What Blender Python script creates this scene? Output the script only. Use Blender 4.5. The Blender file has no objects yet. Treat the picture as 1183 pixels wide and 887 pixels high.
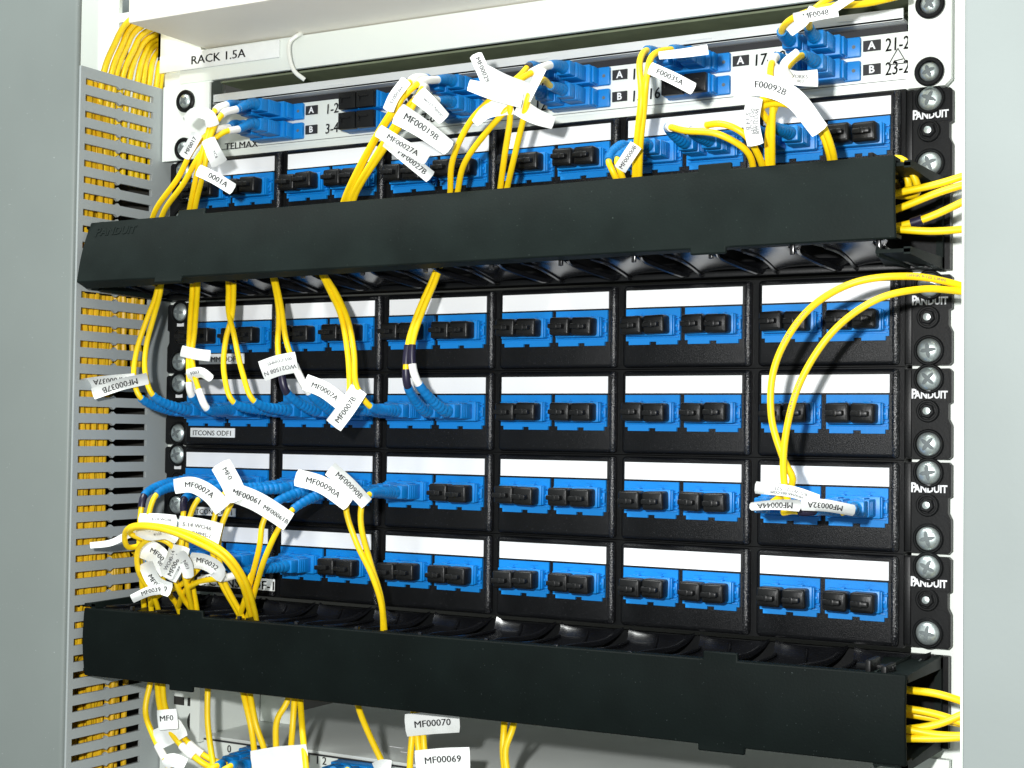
import bpy, bmesh, math, random
from math import sin, cos, pi, radians
from mathutils import Vector, Matrix
random.seed(7)
SC = bpy.context.scene
COL = SC.collection
S = 0.001                      # everything below is written in millimetres

# ------------------------------------------------------------------ camera
CAM = Vector((416.419, -719.79, -29.946))
YAW, PIT, ROLL, FPX = 0.513623, 0.031806, 0.01272, 1760.0
fw = Vector((-sin(YAW)*cos(PIT), cos(YAW)*cos(PIT), sin(PIT)))
r0 = fw.cross(Vector((0, 0, 1))).normalized()
u0 = r0.cross(fw)
RT = cos(ROLL)*r0 + sin(ROLL)*u0
UP = -sin(ROLL)*r0 + cos(ROLL)*u0
cam = bpy.data.cameras.new('camera'); camo = bpy.data.objects.new('camera', cam); COL.objects.link(camo)
m = Matrix((RT, UP, -fw)).transposed().to_4x4(); m.translation = CAM*S
camo.matrix_world = m
cam.sensor_fit = 'HORIZONTAL'; cam.sensor_width = 36; cam.lens = FPX/1183*36
cam.clip_start = 0.02; cam.clip_end = 50
SC.camera = camo

# ------------------------------------------------------------------ light
W = bpy.data.worlds.new('World'); SC.world = W; W.use_nodes = True
W.node_tree.nodes['Background'].inputs[0].default_value = (0.93, 1.0, 0.98, 1)
W.node_tree.nodes['Background'].inputs[1].default_value = 0.37
def lamp(name, kind, loc, power, color, **kw):
    d = bpy.data.lights.new(name, kind); o = bpy.data.objects.new(name, d); COL.objects.link(o)
    d.energy = power; d.color = color
    for k, v in kw.items(): setattr(d, k, v)
    o.location = Vector(loc)*S
    return o
fl = CAM - RT*85 + UP*62
lamp('flash_lamp', 'POINT', fl, 27, (1.0, 1.0, 0.985), shadow_soft_size=0.012)
o = lamp('ceiling_lamp', 'AREA', (-350, -900, 1500), 42, (0.97, 1.0, 0.97), shape='RECTANGLE', size=1.2, size_y=0.4)
o.rotation_euler = (Vector((-150, 0, 150)) - Vector((-350, -900, 1500))).to_track_quat('-Z', 'Y').to_euler()
SC.view_settings.view_transform = 'Standard'; SC.view_settings.look = 'None'
SC.view_settings.exposure = 0.0; SC.view_settings.gamma = 1.0

def at(px, py, y):
    d = fw + RT*((px-591.5)/FPX) - UP*((py-443.5)/FPX)
    return CAM + d*((y-CAM.y)/d.y)

# ------------------------------------------------------------------ materials
def mat(name, col, rough=0.5, metal=0.0, var=0.12, scale=60, bump=0.0, bscale=900, spec=0.5, coat=0.0, speck=None):
    M = bpy.data.materials.new(name); M.use_nodes = True
    N = M.node_tree.nodes; L = M.node_tree.links
    b = N['Principled BSDF']
    b.inputs['Metallic'].default_value = metal
    b.inputs['Specular IOR Level'].default_value = spec
    b.inputs['Coat Weight'].default_value = coat
    tc = N.new('ShaderNodeTexCoord')
    no = N.new('ShaderNodeTexNoise'); no.inputs['Scale'].default_value = scale; no.inputs['Detail'].default_value = 5
    L.new(tc.outputs['Object'], no.inputs['Vector'])
    cr = N.new('ShaderNodeValToRGB'); L.new(no.outputs['Fac'], cr.inputs[0])
    a = [max(0, c*(1-var)) for c in col]; c2 = [min(1, c*(1+var)) for c in col]
    cr.color_ramp.elements[0].position = 0.3; cr.color_ramp.elements[1].position = 0.7
    cr.color_ramp.elements[0].color = (*a, 1); cr.color_ramp.elements[1].color = (*c2, 1)
    out = cr.outputs['Color']
    if speck:
        n2 = N.new('ShaderNodeTexNoise'); n2.inputs['Scale'].default_value = speck[0]; n2.inputs['Detail'].default_value = 2
        L.new(tc.outputs['Object'], n2.inputs['Vector'])
        r2 = N.new('ShaderNodeValToRGB'); L.new(n2.outputs['Fac'], r2.inputs[0])
        r2.color_ramp.elements[0].position = speck[1]; r2.color_ramp.elements[1].position = speck[1]+0.05
        mx = N.new('ShaderNodeMixRGB'); L.new(r2.outputs['Color'], mx.inputs[0]); L.new(out, mx.inputs[1])
        mx.inputs[2].default_value = (*speck[2], 1); out = mx.outputs[0]
    L.new(out, b.inputs['Base Color'])
    mr = N.new('ShaderNodeMapRange'); L.new(no.outputs['Fac'], mr.inputs[0])
    mr.inputs[3].default_value = max(0.02, rough-0.08); mr.inputs[4].default_value = min(1, rough+0.08)
    L.new(mr.outputs[0], b.inputs['Roughness'])
    if bump:
        n3 = N.new('ShaderNodeTexNoise'); n3.inputs['Scale'].default_value = bscale; n3.inputs['Detail'].default_value = 3
        L.new(tc.outputs['Object'], n3.inputs['Vector'])
        bp = N.new('ShaderNodeBump'); bp.inputs['Strength'].default_value = bump; bp.inputs['Distance'].default_value = 0.0004
        L.new(n3.outputs['Fac'], bp.inputs['Height']); L.new(bp.outputs[0], b.inputs['Normal'])
    return M
M = dict(
    body=mat('black_textured_plastic', (0.0045, 0.005, 0.006), 0.34, bump=0.5, bscale=2600, spec=0.24, speck=(1500, 0.69, (0.06, 0.06, 0.07))),
    rib=mat('black_rib_plastic', (0.006, 0.0065, 0.008), 0.27, bump=0.9, bscale=1500, spec=0.75, speck=(1500, 0.62, (0.12, 0.12, 0.13))),  # pale specks paint the glints along the textured rib
    ear=mat('black_plastic', (0.0055, 0.006, 0.0065), 0.40, bump=0.12, spec=0.2),
    cap=mat('dust_cap_plastic', (0.008, 0.0085, 0.009), 0.36, bump=0.2, bscale=700, var=0.25, spec=0.28),
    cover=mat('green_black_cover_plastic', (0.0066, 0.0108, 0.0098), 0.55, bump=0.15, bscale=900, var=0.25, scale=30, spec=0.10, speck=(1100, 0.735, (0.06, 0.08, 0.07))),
    cover_shaded=mat('shaded_cover_plastic', (0.0022, 0.0045, 0.0041), 0.55, bump=0.15, bscale=900, var=0.25, scale=30, spec=0.10, speck=(1100, 0.735, (0.04, 0.05, 0.05))),  # same plastic as the upper cover, darkened for the weaker light below
    gloss=mat('glossy_black_plastic', (0.006, 0.0063, 0.0075), 0.2, spec=0.9),
    blue=mat('blue_plastic', (0.0, 0.205, 0.60), 0.42, var=0.06, bump=0.12, bscale=500),
    plug=mat('blue_connector_plastic', (0.001, 0.19, 0.55), 0.40, var=0.08, bump=0.1),
    boot=mat('blue_rubber', (0.001, 0.18, 0.50), 0.45, var=0.15),
    yellow=mat('yellow_jacket', (0.92, 0.63, 0.004), 0.42, var=0.09, scale=90),
    yduct=mat('shaded_yellow_jacket', (0.76, 0.46, 0.006), 0.45, var=0.16, scale=60),  # yellow jacket darkened, painting the shade behind the duct slots
    paper=mat('white_paper', (0.80, 0.825, 0.81), 0.6, var=0.04, scale=60, bump=1.0, bscale=130),
    strip=mat('white_label_strip', (0.87, 0.885, 0.895), 0.5, var=0.015, scale=20),
    ink=mat('black_ink', (0.02, 0.02, 0.022), 0.6),
    greyink=mat('grey_ink', (0.12, 0.12, 0.13), 0.6),
    wink=mat('white_print', (0.80, 0.82, 0.84), 0.6),
    grey=mat('grey_painted_steel', (0.37, 0.405, 0.405), 0.42, var=0.04, scale=14, bump=0.05, speck=(1500, 0.74, (0.75, 0.78, 0.78))),
    post=mat('grey_green_painted_steel', (0.195, 0.222, 0.213), 0.45, var=0.06, scale=9, bump=0.05, speck=(900, 0.76, (0.6, 0.66, 0.66))),
    postr=mat('pale_grey_painted_steel', (0.265, 0.298, 0.293), 0.45, var=0.05, scale=9, bump=0.08, bscale=400),
    white=mat('white_painted_steel', (0.83, 0.88, 0.83), 0.45, var=0.03, scale=12, bump=0.04),
    cream=mat('cream_white_paint', (0.90, 0.86, 0.77), 0.5, var=0.04, scale=10, bump=0.05),
    zinc=mat('zinc_sheet', (0.68, 0.71, 0.71), 0.38, metal=0.05, var=0.06, scale=40),
    lid=mat('grey_lid_steel', (0.72, 0.76, 0.73), 0.5, var=0.05, scale=20),
    steel=mat('screw_steel', (0.62, 0.70, 0.69), 0.36, metal=0.8, var=0.2, scale=300),
    recess=mat('shaded_olive_recess', (0.19, 0.225, 0.14), 0.7, var=0.15),  # shade of the open gap is put into this olive colour
    dark=mat('interior_shade', (0.03, 0.03, 0.026), 0.8),  # near-black colour stands in for the shade of inner walls and holes
    sleeve=mat('white_sleeve', (0.82, 0.82, 0.78), 0.4, var=0.05),
    bsleeve=mat('black_sleeve', (0.012, 0.010, 0.03), 0.35),
    nylon=mat('white_nylon', (0.80, 0.82, 0.76), 0.35, var=0.04),
)

# ------------------------------------------------------------------ mesh helpers
class MB:
    def __init__(s): s.v = []; s.f = []; s.sm = []
    def add(s, vs, fs, smooth=False):
        k = len(s.v); s.v += [Vector(v) for v in vs]
        for f in fs: s.f.append([i+k for i in f]); s.sm.append(smooth)
        return s
    def box(s, x0, x1, y0, y1, z0, z1, r=0.0, seg=2):
        if x0 > x1: x0, x1 = x1, x0
        if y0 > y1: y0, y1 = y1, y0
        if z0 > z1: z0, z1 = z1, z0
        if r <= 0:
            vs = [(x, y, z) for x in (x0, x1) for y in (y0, y1) for z in (z0, z1)]
            return s.add(vs, [(0,1,3,2),(4,6,7,5),(0,4,5,1),(2,3,7,6),(0,2,6,4),(1,5,7,3)])
        r = min(r, (x1-x0)/2.05, (y1-y0)/2.05, (z1-z0)/2.05)
        bm = bmesh.new(); bmesh.ops.create_cube(bm, size=1)
        for v in bm.verts:
            v.co = Vector(((x0+x1)/2+v.co.x*(x1-x0), (y0+y1)/2+v.co.y*(y1-y0), (z0+z1)/2+v.co.z*(z1-z0)))
        bmesh.ops.bevel(bm, geom=bm.edges[:], offset=r, segments=seg, profile=0.5, affect='EDGES')
        bm.verts.index_update()
        s.add([v.co.copy() for v in bm.verts], [[v.index for v in f.verts] for f in bm.faces], True); bm.free()
        return s
    def prism(s, pts, a, b, axis='y'):
        n = len(pts)
        def P(p, t): return {'y': (p[0], t, p[1]), 'x': (t, p[0], p[1]), 'z': (p[0], p[1], t)}[axis]
        vs = [P(p, a) for p in pts]+[P(p, b) for p in pts]
        fs = [list(range(n)), list(range(2*n-1, n-1, -1))]+[(i, i+n, (i+1) % n+n, (i+1) % n) for i in range(n)]
        return s.add(vs, fs)
    def lathe(s, c, prof, n=24, axis=Vector((0, -1, 0)), smooth=True):
        # prof: list of (radius, distance along axis)
        axis = Vector(axis).normalized(); a = axis.orthogonal().normalized(); b = axis.cross(a)
        vs = []; fs = []
        for (r, t) in prof:
            for i in range(n):
                th = 2*pi*i/n; vs.append(Vector(c)+axis*t+(a*cos(th)+b*sin(th))*r)
        for j in range(len(prof)-1):
            for i in range(n):
                k = (i+1) % n; fs.append((j*n+i, j*n+k, (j+1)*n+k, (j+1)*n+i))
        fs.append(list(range(n))[::-1]); fs.append([(len(prof)-1)*n+i for i in range(n)])
        return s.add(vs, fs, smooth)
    def tube(s, pts, rad, n=10, cap=True):
        pts = [Vector(p) for p in pts]; N = len(pts)
        if not hasattr(rad, '__len__'): rad = [rad]*N
        T = [(pts[min(i+1, N-1)]-pts[max(i-1, 0)]).normalized() for i in range(N)]
        nrm = T[0].orthogonal().normalized(); vs = []; fs = []
        for i in range(N):
            nrm = (nrm-T[i]*nrm.dot(T[i])).normalized(); b = T[i].cross(nrm)
            for k in range(n):
                th = 2*pi*k/n; vs.append(pts[i]+(nrm*cos(th)+b*sin(th))*rad[i])
        for i in range(N-1):
            for k in range(n):
                l = (k+1) % n; fs.append((i*n+k, i*n+l, (i+1)*n+l, (i+1)*n+k))
        if cap: fs.append(list(range(n))[::-1]); fs.append([(N-1)*n+k for k in range(n)])
        return s.add(vs, fs, True)
WL = {}
def mk(name, mb, material, parent=None, loc=None, flat=False):
    base = Vector(loc) if loc is not None else (WL[parent.name] if parent else Vector((0, 0, 0)))
    me = bpy.data.meshes.new(name)
    me.from_pydata([(v-base)*S for v in mb.v], [], mb.f)
    me.materials.append(material)
    me.polygons.foreach_set('use_smooth', [False if flat else x for x in mb.sm])
    me.update()
    bm = bmesh.new(); bm.from_mesh(me); bmesh.ops.recalc_face_normals(bm, faces=bm.faces) if not name.startswith('lettering') else None
    bm.to_mesh(me); bm.free()
    if any(mb.sm) and not flat:
        try: me.set_sharp_from_angle(angle=radians(40))
        except Exception: pass
    o = bpy.data.objects.new(name, me); COL.objects.link(o)
    pb = WL[parent.name] if parent else Vector((0, 0, 0))
    o.location = (base-pb)*S
    if parent: o.parent = parent
    WL[o.name] = base
    return o
def tag(o, label, cat, group=None, kind=None):
    if label: o['label'] = label
    if cat: o['category'] = cat
    if group: o['group'] = group
    if kind: o['kind'] = kind
    return o
def thing(name, loc, label, cat, group=None):
    o = bpy.data.objects.new(name, None); COL.objects.link(o); o.location = Vector(loc)*S
    o.empty_display_size = 0.01; WL[o.name] = Vector(loc)
    return tag(o, label, cat, group)
def inst(o, parent, loc, name=None):
    """copy of a part (same mesh) placed at world loc under another thing, its own children too"""
    c = o.copy(); c.name = name or o.name.split('.')[0]; COL.objects.link(c); c.parent = parent
    pl = WL[parent.name] if parent else Vector((0, 0, 0))
    c.location = (Vector(loc)-pl)*S; WL[c.name] = Vector(loc)
    return c
# ---- writing: glyph outlines of the built-in font as flat faces
TC = {}
def glyphs(s, bold=0.0, space=1.0):
    soft = bold < 0.03          # thin writing is thickened by a shifted second outline, the logo by the font's own offset
    if soft: bold = 0.0
    k = (s, bold, space)
    if k in TC: return TC[k]
    c = bpy.data.curves.new('t', 'FONT'); c.body = s; c.size = 1; c.align_x = 'CENTER'; c.align_y = 'CENTER'
    c.offset = bold; c.space_character = space; c.resolution_u = 2
    o = bpy.data.objects.new('t', c); COL.objects.link(o)
    dg = bpy.context.evaluated_depsgraph_get(); e = o.evaluated_get(dg); me = e.to_mesh()
    r = ([(v.co.x, v.co.y) for v in me.vertices], [list(p.vertices) for p in me.polygons])
    e.to_mesh_clear(); bpy.data.objects.remove(o); bpy.data.curves.remove(c)
    if soft:
        vs, fs = r; n = len(vs); d = 0.017
        r = ([(x-d, y) for x, y in vs]+[(x+d, y+0.004) for x, y in vs], fs+[[i+n for i in f] for f in fs])
    TC[k] = r
    return r
def text_on(mb, s, cx, cz, y, h, bold=0.0, sx=1.0, rot=0.0, shear=0.0):
    """writing on a surface of constant y, facing -y"""
    vs, fs = glyphs(s, bold)
    out = []
    for (a, b) in vs:
        a = a*h*sx+b*h*shear; b = b*h
        out.append((cx+a*cos(rot)-b*sin(rot), y, cz+a*sin(rot)+b*cos(rot)))
    mb.add(out, fs)
    return mb
def spline(P, n=7):
    P = [Vector(p) for p in P]
    if len(P) == 2: return [P[0].lerp(P[1], i/n) for i in range(n+1)]
    Q = [P[0]*2-P[1]]+P+[P[-1]*2-P[-2]]; out = []
    for i in range(1, len(Q)-2):
        p0, p1, p2, p3 = Q[i-1], Q[i], Q[i+1], Q[i+2]
        t0 = 0; t1 = t0+max(1e-4, (p1-p0).length)**.5; t2 = t1+max(1e-4, (p2-p1).length)**.5; t3 = t2+max(1e-4, (p3-p2).length)**.5
        for k in range(n):
            t = t1+(t2-t1)*k/n
            A1 = p0*((t1-t)/(t1-t0))+p1*((t-t0)/(t1-t0)); A2 = p1*((t2-t)/(t2-t1))+p2*((t-t1)/(t2-t1)); A3 = p2*((t3-t)/(t3-t2))+p3*((t-t2)/(t3-t2))
            B1 = A1*((t2-t)/(t2-t0))+A2*((t-t0)/(t2-t0)); B2 = A2*((t3-t)/(t3-t1))+A3*((t-t1)/(t3-t1))
            out.append(B1*((t2-t)/(t2-t1))+B2*((t-t1)/(t2-t1)))
    out.append(P[-1]); return out
def resample(P, step):
    L = [0]
    for a, b in zip(P, P[1:]): L.append(L[-1]+(b-a).length)
    n = max(2, int(L[-1]/step)); out = []; j = 0
    for i in range(n+1):
        d = L[-1]*i/n
        while j < len(L)-2 and L[j+1] < d: j += 1
        out.append(P[j].lerp(P[j+1], (d-L[j])/max(1e-6, L[j+1]-L[j])))
    return out

# ================================================================== setting and cabinet
back = MB().box(-900, 900, 420, 430, -700, 700)
tag(mk('wall', back, M['dark']), None, None, kind='structure')

cab = thing('equipment_cabinet', (0, 0, -300), 'pale grey steel cabinet frame whose two front posts stand either side of the rack', 'cabinet')
mb = MB().box(-420, -246.4, -71.5, -66.8, -300, 300, 2.2, 5)
mk('front_post', mb, M['post'], cab)['label'] = 'grey green left front post'
mb = MB().box(268, 430, -74, -40, -300, 300, 2.0)
mk('front_post', mb, M['postr'], cab)['label'] = 'pale grey right front post'
mk('post_edge_highlight', MB().box(266.3, 270, -70, -42, -300, 300, 1.0), M['white'], cab)  # white strip painting the highlight on the post's inner edge
for sx in (-1, 1):
    # steel mounting rail with its column of square holes
    mb = MB(); x0, x1 = (224.5, 268) if sx > 0 else (-260, -224.5)
    mb.box(x0, x1, 12, 14.5, -300, 300); mb.box(x1-1 if sx > 0 else x0, x1+1.5 if sx > 0 else x0+2, 12, 60, -300, 300)
    mk('mounting_rail', mb, M['white'], cab)
# white inner side wall seen over the duct, punched with a column of square holes
mb = MB(); 
mb.box(-440, -312, 30, 33, -300, 330); mb.box(-303, -262, 30, 33, -300, 330)
z = -300
while z < 330:
    mb.box(-312.2, -302.8, 29.8, 33.2, z, z+6); z += 15.9
mk('side_wall', mb, M['white'], cab)
mk('side_wall', MB().box(-440, -264, 80, 83, -300, 330), M['grey'], cab)

# slotted wall of the vertical cable duct
duct = thing('slotted_cable_duct', (-245, -25, -260), 'grey slotted steel duct wall with yellow cables showing through its slots', 'cable duct')
mb = MB(); zt = 183.2; X0, X1 = -247, -245
mb.box(X0, X1, -69, -65, -300, zt); mb.box(X0, X1, -7.5, 16, -300, zt)
zc = 174.6; prev = zt
def bar(zlo, zhi):
    pts = [(-65, zlo), (-38.5, zlo), (-36.5, zlo-1.35 if zlo > -280 else zlo), (-34.5, zlo), (-7.5, zlo), (-7.5, zhi), (-34.5, zhi), (-36.5, zhi+1.35 if zhi < zt-1 else zhi), (-38.5, zhi), (-65, zhi)]
    mb.prism(pts, X0, X1, 'x')
while zc > -290:
    bar(zc+2.0, prev); prev = zc-2.0; zc -= 9.72
bar(-300, prev)
mk('slotted_wall', mb, M['grey'], duct)
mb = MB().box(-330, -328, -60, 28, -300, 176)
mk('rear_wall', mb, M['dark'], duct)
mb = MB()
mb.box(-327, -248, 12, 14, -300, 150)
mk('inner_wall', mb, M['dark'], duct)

# yellow cables running down inside the duct
grp = 'yellow cables inside the slotted duct'
vert = 'yellow fibre cable running straight down behind the slots of the grey duct wall'
def cable(name, pts, r, label, group=None, material='yellow', cat='cable', n=10, step=4):
    P = resample(spline(pts), step)
    mb = MB().tube(P, r, n)
    o = mk(name, mb, M[material], None, loc=P[0])
    return tag(o, label, cat, group)
rnd = random.Random(3)
k = 0
for i in range(36):
    yb = -63 + (i if i < 21 else i-21+0.45)*(2.75 if i < 21 else 3.3)
    x = -251.0 - rnd.random()*3.5 - (7 if i > 20 else 0)
    pts = []; z = 178 if yb < -26 else 176
    while z > -296:
        deep = 0                                     # the bundle bends away from the wall in places
        if yb > -33 and (z > 72 or -100 < z < -2) : deep = (50 if yb > -14 else 26) + 3*rnd.random()
        if yb > -16 and z < -110: deep = 52
        if yb < -44 and z < -175: deep = 34
        pts.append((x-deep+rnd.uniform(-1.2, 1.2), yb+rnd.uniform(-1.0, 1.0)+(6 if deep else 0), z)); z -= 19
    pts.append((x, yb, -297))
    cable('duct_cable', pts, 1.75, vert, grp, 'yduct', n=8, step=8)
# cables that arch out of the top of the duct and run behind the rack rail
arch = ['outermost', 'second', 'third', 'fourth', 'fifth', 'sixth', 'seventh', 'eighth', 'ninth', 'innermost']
for i in range(10):
    t = i/9; sy = -52+54*t
    px_, py_ = 121+t*66+rnd.uniform(-2, 2), 84+t*12
    d_ = fw + RT*((px_-591.5)/FPX) - UP*((py_-443.5)/FPX)
    p = CAM + d_*((-249.5-CAM.x)/d_.x)                      # leaves the duct behind the top edge of its wall
    e = at(147+t*60+rnd.uniform(-2, 2), 25+t*37, p.y+30+10*t)
    w = p.lerp(e, 0.5)+Vector((-4*t-1+rnd.uniform(-2, 2), 0, 1+5*t))
    h = e+(e-p)*0.5+Vector((10+30*t, 20, 4-10*t)); h2 = h+Vector((30, 30, 10-14*t)); sy = p.y
    for kk in range(2):
        off = Vector((-3.0*kk, 3.2*kk, 1.0*kk))
        cable('duct_cable', [Vector((-254, sy, 120))+off, Vector((-253, sy, 160))+off, p+off, w+off, e+off, h+off, h2+off], 1.9,
              f'{arch[i]} of the yellow cables arching out of the duct top towards the rack label' , 'yellow cables arching out of the duct top', 'yellow', step=5)
# horizontal strands that pass inside the duct
# ------------------------------------------------------------------ shelf above and rail with the rack name
sh = thing('equipment_shelf', (0, -64, 206), 'big cream white shelf box above the rack, its underside facing down', 'shelf')
mk('shelf_box', MB().box(-213.5, 420, -64, 300, 205.5, 330, 1.2), M['cream'], sh)
rail = thing('top_rail', (0, 0, 185), 'pale crossbar under the cream shelf carrying the RACK 1.5A label', 'rail')
mk('rail_bar', MB().box(-232, 268, 1, 4, 185, 204.8, 0.5), M['white'], rail)
rb = mk('rail_end', MB().box(-245, -206.5, 2, 4, 184.2, 193, 0.4), M['white'], rail)
rb2 = mk('label_strip', MB().box(-246.8, -152.5, -0.8, 0.6, 193.0, 203.6, 0.3), M['paper'], rail)
mk('lettering', text_on(MB(), 'RACK 1.5A', -199.5, 198.1, -0.95, 7.4, 0.006, 1.22), M['ink'], rb2)
P = [at(352, 92, -2), at(340, 82, -6), at(334, 64, -7), at(335, 48, -5), at(345, 40, -3), at(352, 38, 6)]
tag(mk('cable_tie', MB().tube(resample(spline(P), 2), 1.3, 8), M['nylon'], None, loc=P[0]), 'white nylon cable tie looped over the pale crossbar right of the rack label', 'cable tie')

# ================================================================== screws
def screw_mb(r=5.6, h=2.6, ang=0.3):
    mb = MB(); prof = [(r*0.96, 0), (r, 0.5)]
    for i in range(1, 7):
        a = i/6*pi/2; prof.append((r*cos(a)*0.98+0.02, 0.5+h*sin(a)))
    mb.lathe((0, 0, 0), prof[:-1]+[(0.35, 0.5+h)], 28)
    return mb
def cross_mb(r=5.6, h=2.6, ang=0.3):
    mb = MB()
    for q in range(2):
        a = ang+q*pi/2
        for sgn in (1, -1):
            d = Vector((cos(a), 0, sin(a)))*sgn; n = Vector((-sin(a), 0, cos(a)))
            w = 0.95; L = r*0.66
            def y(t): return -(0.62+h*math.sqrt(max(0, 1-(t/r)**2)))
            vs = []
            for (t, ww) in ((0, w), (L*0.6, w), (L, w*0.35)):
                vs += [d*t+n*ww+Vector((0, y(t), 0)), d*t-n*ww+Vector((0, y(t), 0))]
            mb.add(vs, [(0, 1, 3, 2), (2, 3, 5, 4)])
    return mb
slotm = mat('screw_recess', (0.12, 0.14, 0.145), 0.6)
def cup_mb(r0, r1, d):
    mb = MB(); n = 28
    prof = [(r0, 0), (r0, d-0.6), (r0-0.6, d), (r1+0.4, d), (r1, d-0.5), (r1, 0.1)]
    return mb.lathe((0, 0, 0), prof, n)
def add_screw(parent, x, y, z, ang, cup=None, first={}):
    p = WL[parent.name]
    key = (round(ang, 1), cup)
    mb = screw_mb(5.6 if not cup else 4.7); 
    for v in mb.v: v += Vector((x, y, z))
    s = mk('mounting_screw', mb, M['steel'], parent, loc=(x, y, z))
    c = cross_mb(5.6 if not cup else 4.7, 2.6, ang)
    for v in c.v: v += Vector((x, y, z))
    mk('cross_recess', c, slotm, s)
    if cup:
        c = cup_mb(cup, cup-2.2, 2.2)
        for v in c.v: v += Vector((x, y+0.2, z))
        mk('cup_washer', c, M['ear'], s)
    return s

# ================================================================== patch panels
U = 44.45; PITCH = 74.16
PORTS = (-22.7, -10.2, 10.3, 22.8); PZ = -18.8
proto = {}; RJ = random.Random(11)
def build_face():
    """one snap-in module face, local origin at label top centre"""
    mb = MB()
    mb.box(-34.6, 35.9, -1.5, 8, -40.0, 2.8, 2.3, 4)
    # frame round the label and thin ledge above the adapters
    mb.box(-32.9, 32.9, -2.1, -1.3, -9.75, -9.15)
    mb.box(-32.9, 32.9, -2.1, -1.3, 0.3, 0.8)
    return mb
def build_flange():
    w = 15.2; t, b = -9.8, -28.3
    pts = [(-w, t), (w, t), (w, b+2.0), (w-1.6, b+2.0), (w-1.6, b), (1.9, b), (1.9, b+1.5), (-1.9, b+1.5), (-1.9, b), (-w+1.6, b), (-w+1.6, b+2.0), (-w, b+2.0)]
    mb = MB().prism(pts[::-1], -2.9, -1.2)
    for px in (-6.25, 6.25): # small moulding marks
        mb.box(px-2.6, px+2.6, -3.1, -2.8, -11.6, -11.3); mb.box(px-0.5, px+0.5, -3.25, -2.8, -12.4, -11.9)
    return mb
def build_housing():
    mb = MB()
    mb.box(-13.0, 12.9, -8.2, -2.8, -24.0, -13.5, 0.5)
    mb.box(12.9, 13.6, -7.2, -2.8, -23.6, -13.9, 0.3)
    # side latch
    mb.box(13.6, 15.3, -4.6, -2.8, -21.6, -16.2, 0.3); mb.box(13.6, 14.7, -5.6, -2.8, -19.6, -18.2, 0.2)
    mb.box(13.4, 15.2, -4.4, -2.8, -15.2, -14.5, 0.1); mb.box(13.4, 15.2, -4.4, -2.8, -23.3, -22.6, 0.1)
    mb.box(-14.2, 14.6, -3.9, -2.8, -24.9, -24.3, 0.2)
    # key slots on top
    for px in (-6.25, 6.25): mb.box(px-1.8, px+1.8, -7.8, -4.0, -13.6, -13.0, 0.2)
    return mb
def build_cap():
    mb = MB()
    mb.box(-5.75, 5.75, -16.3, -7.6, -4.7, 4.7, 1.3, 3)
    mb.box(-4.7, 4.7, -16.8, -15.9, -3.6, 3.6, 0.4)
    # gripping tab, standing proud of the face
    mb.box(-4.4, 3.8, -20.6, -15.8, -1.5, 1.0, 0.6)
    mb.box(-0.6, 1.2, -20.8, -15.8, -1.7, 1.2, 0.4)
    return mb
def build_frame():
    mb = MB()
    mb.box(-223.4, 223.2, 2.5, 26, -40.6, 3.5)
    for sx in (-1, 1):
        x0, x1 = (223.0, 244.6) if sx > 0 else (-241.5, -223.0)
        z0, z1 = -39.9, 2.9; c = 1.2
        xo, xi = (x1, x0) if sx > 0 else (x0, x1)
        pts = [(xi, z0), (xo-sx*c, z0), (xo, z0+c), (xo, -24), (xo-sx*1.5, -21), (xo-sx*1.5, -14), (xo, -13.2), (xo, z1-c), (xo-sx*c, z1), (xi, z1)]
        if sx > 0: pts = pts[::-1]
        mb.prism(pts, 5.6, 9.0)
        # thin outer lip and step near the body
        mb.box(xi-sx*1.0, xi+sx*3.0, 4.4, 6, z0+0.5, z1-0.5, 0.4)
        if sx > 0: 
            mb.prism([(xo-6.5, z0+0.6), (xo-0.7, z0+0.6), (xo-0.7, -25), (xo-2.6, -22), (xo-6.5, -22)][::-1], 5.1, 5.7)
            mb.prism([(xo-8, -12.8), (xo-0.7, -12.8), (xo-0.7, 0), (xo-8, 0)][::-1], 5.1, 5.7)
    return mb
def build_btn(x):
    mb = MB().lathe((0, 0, 0), [(5.4, -0.2), (5.4, 1.3), (4.9, 1.8), (4.3, 1.8), (4.0, 1.2)], 28)
    mb.lathe((0, 0, 0), [(3.7, 0.6), (3.7, 2.6), (3.1, 3.1), (0.5, 3.1)], 6, smooth=False)
    return mb
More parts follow.
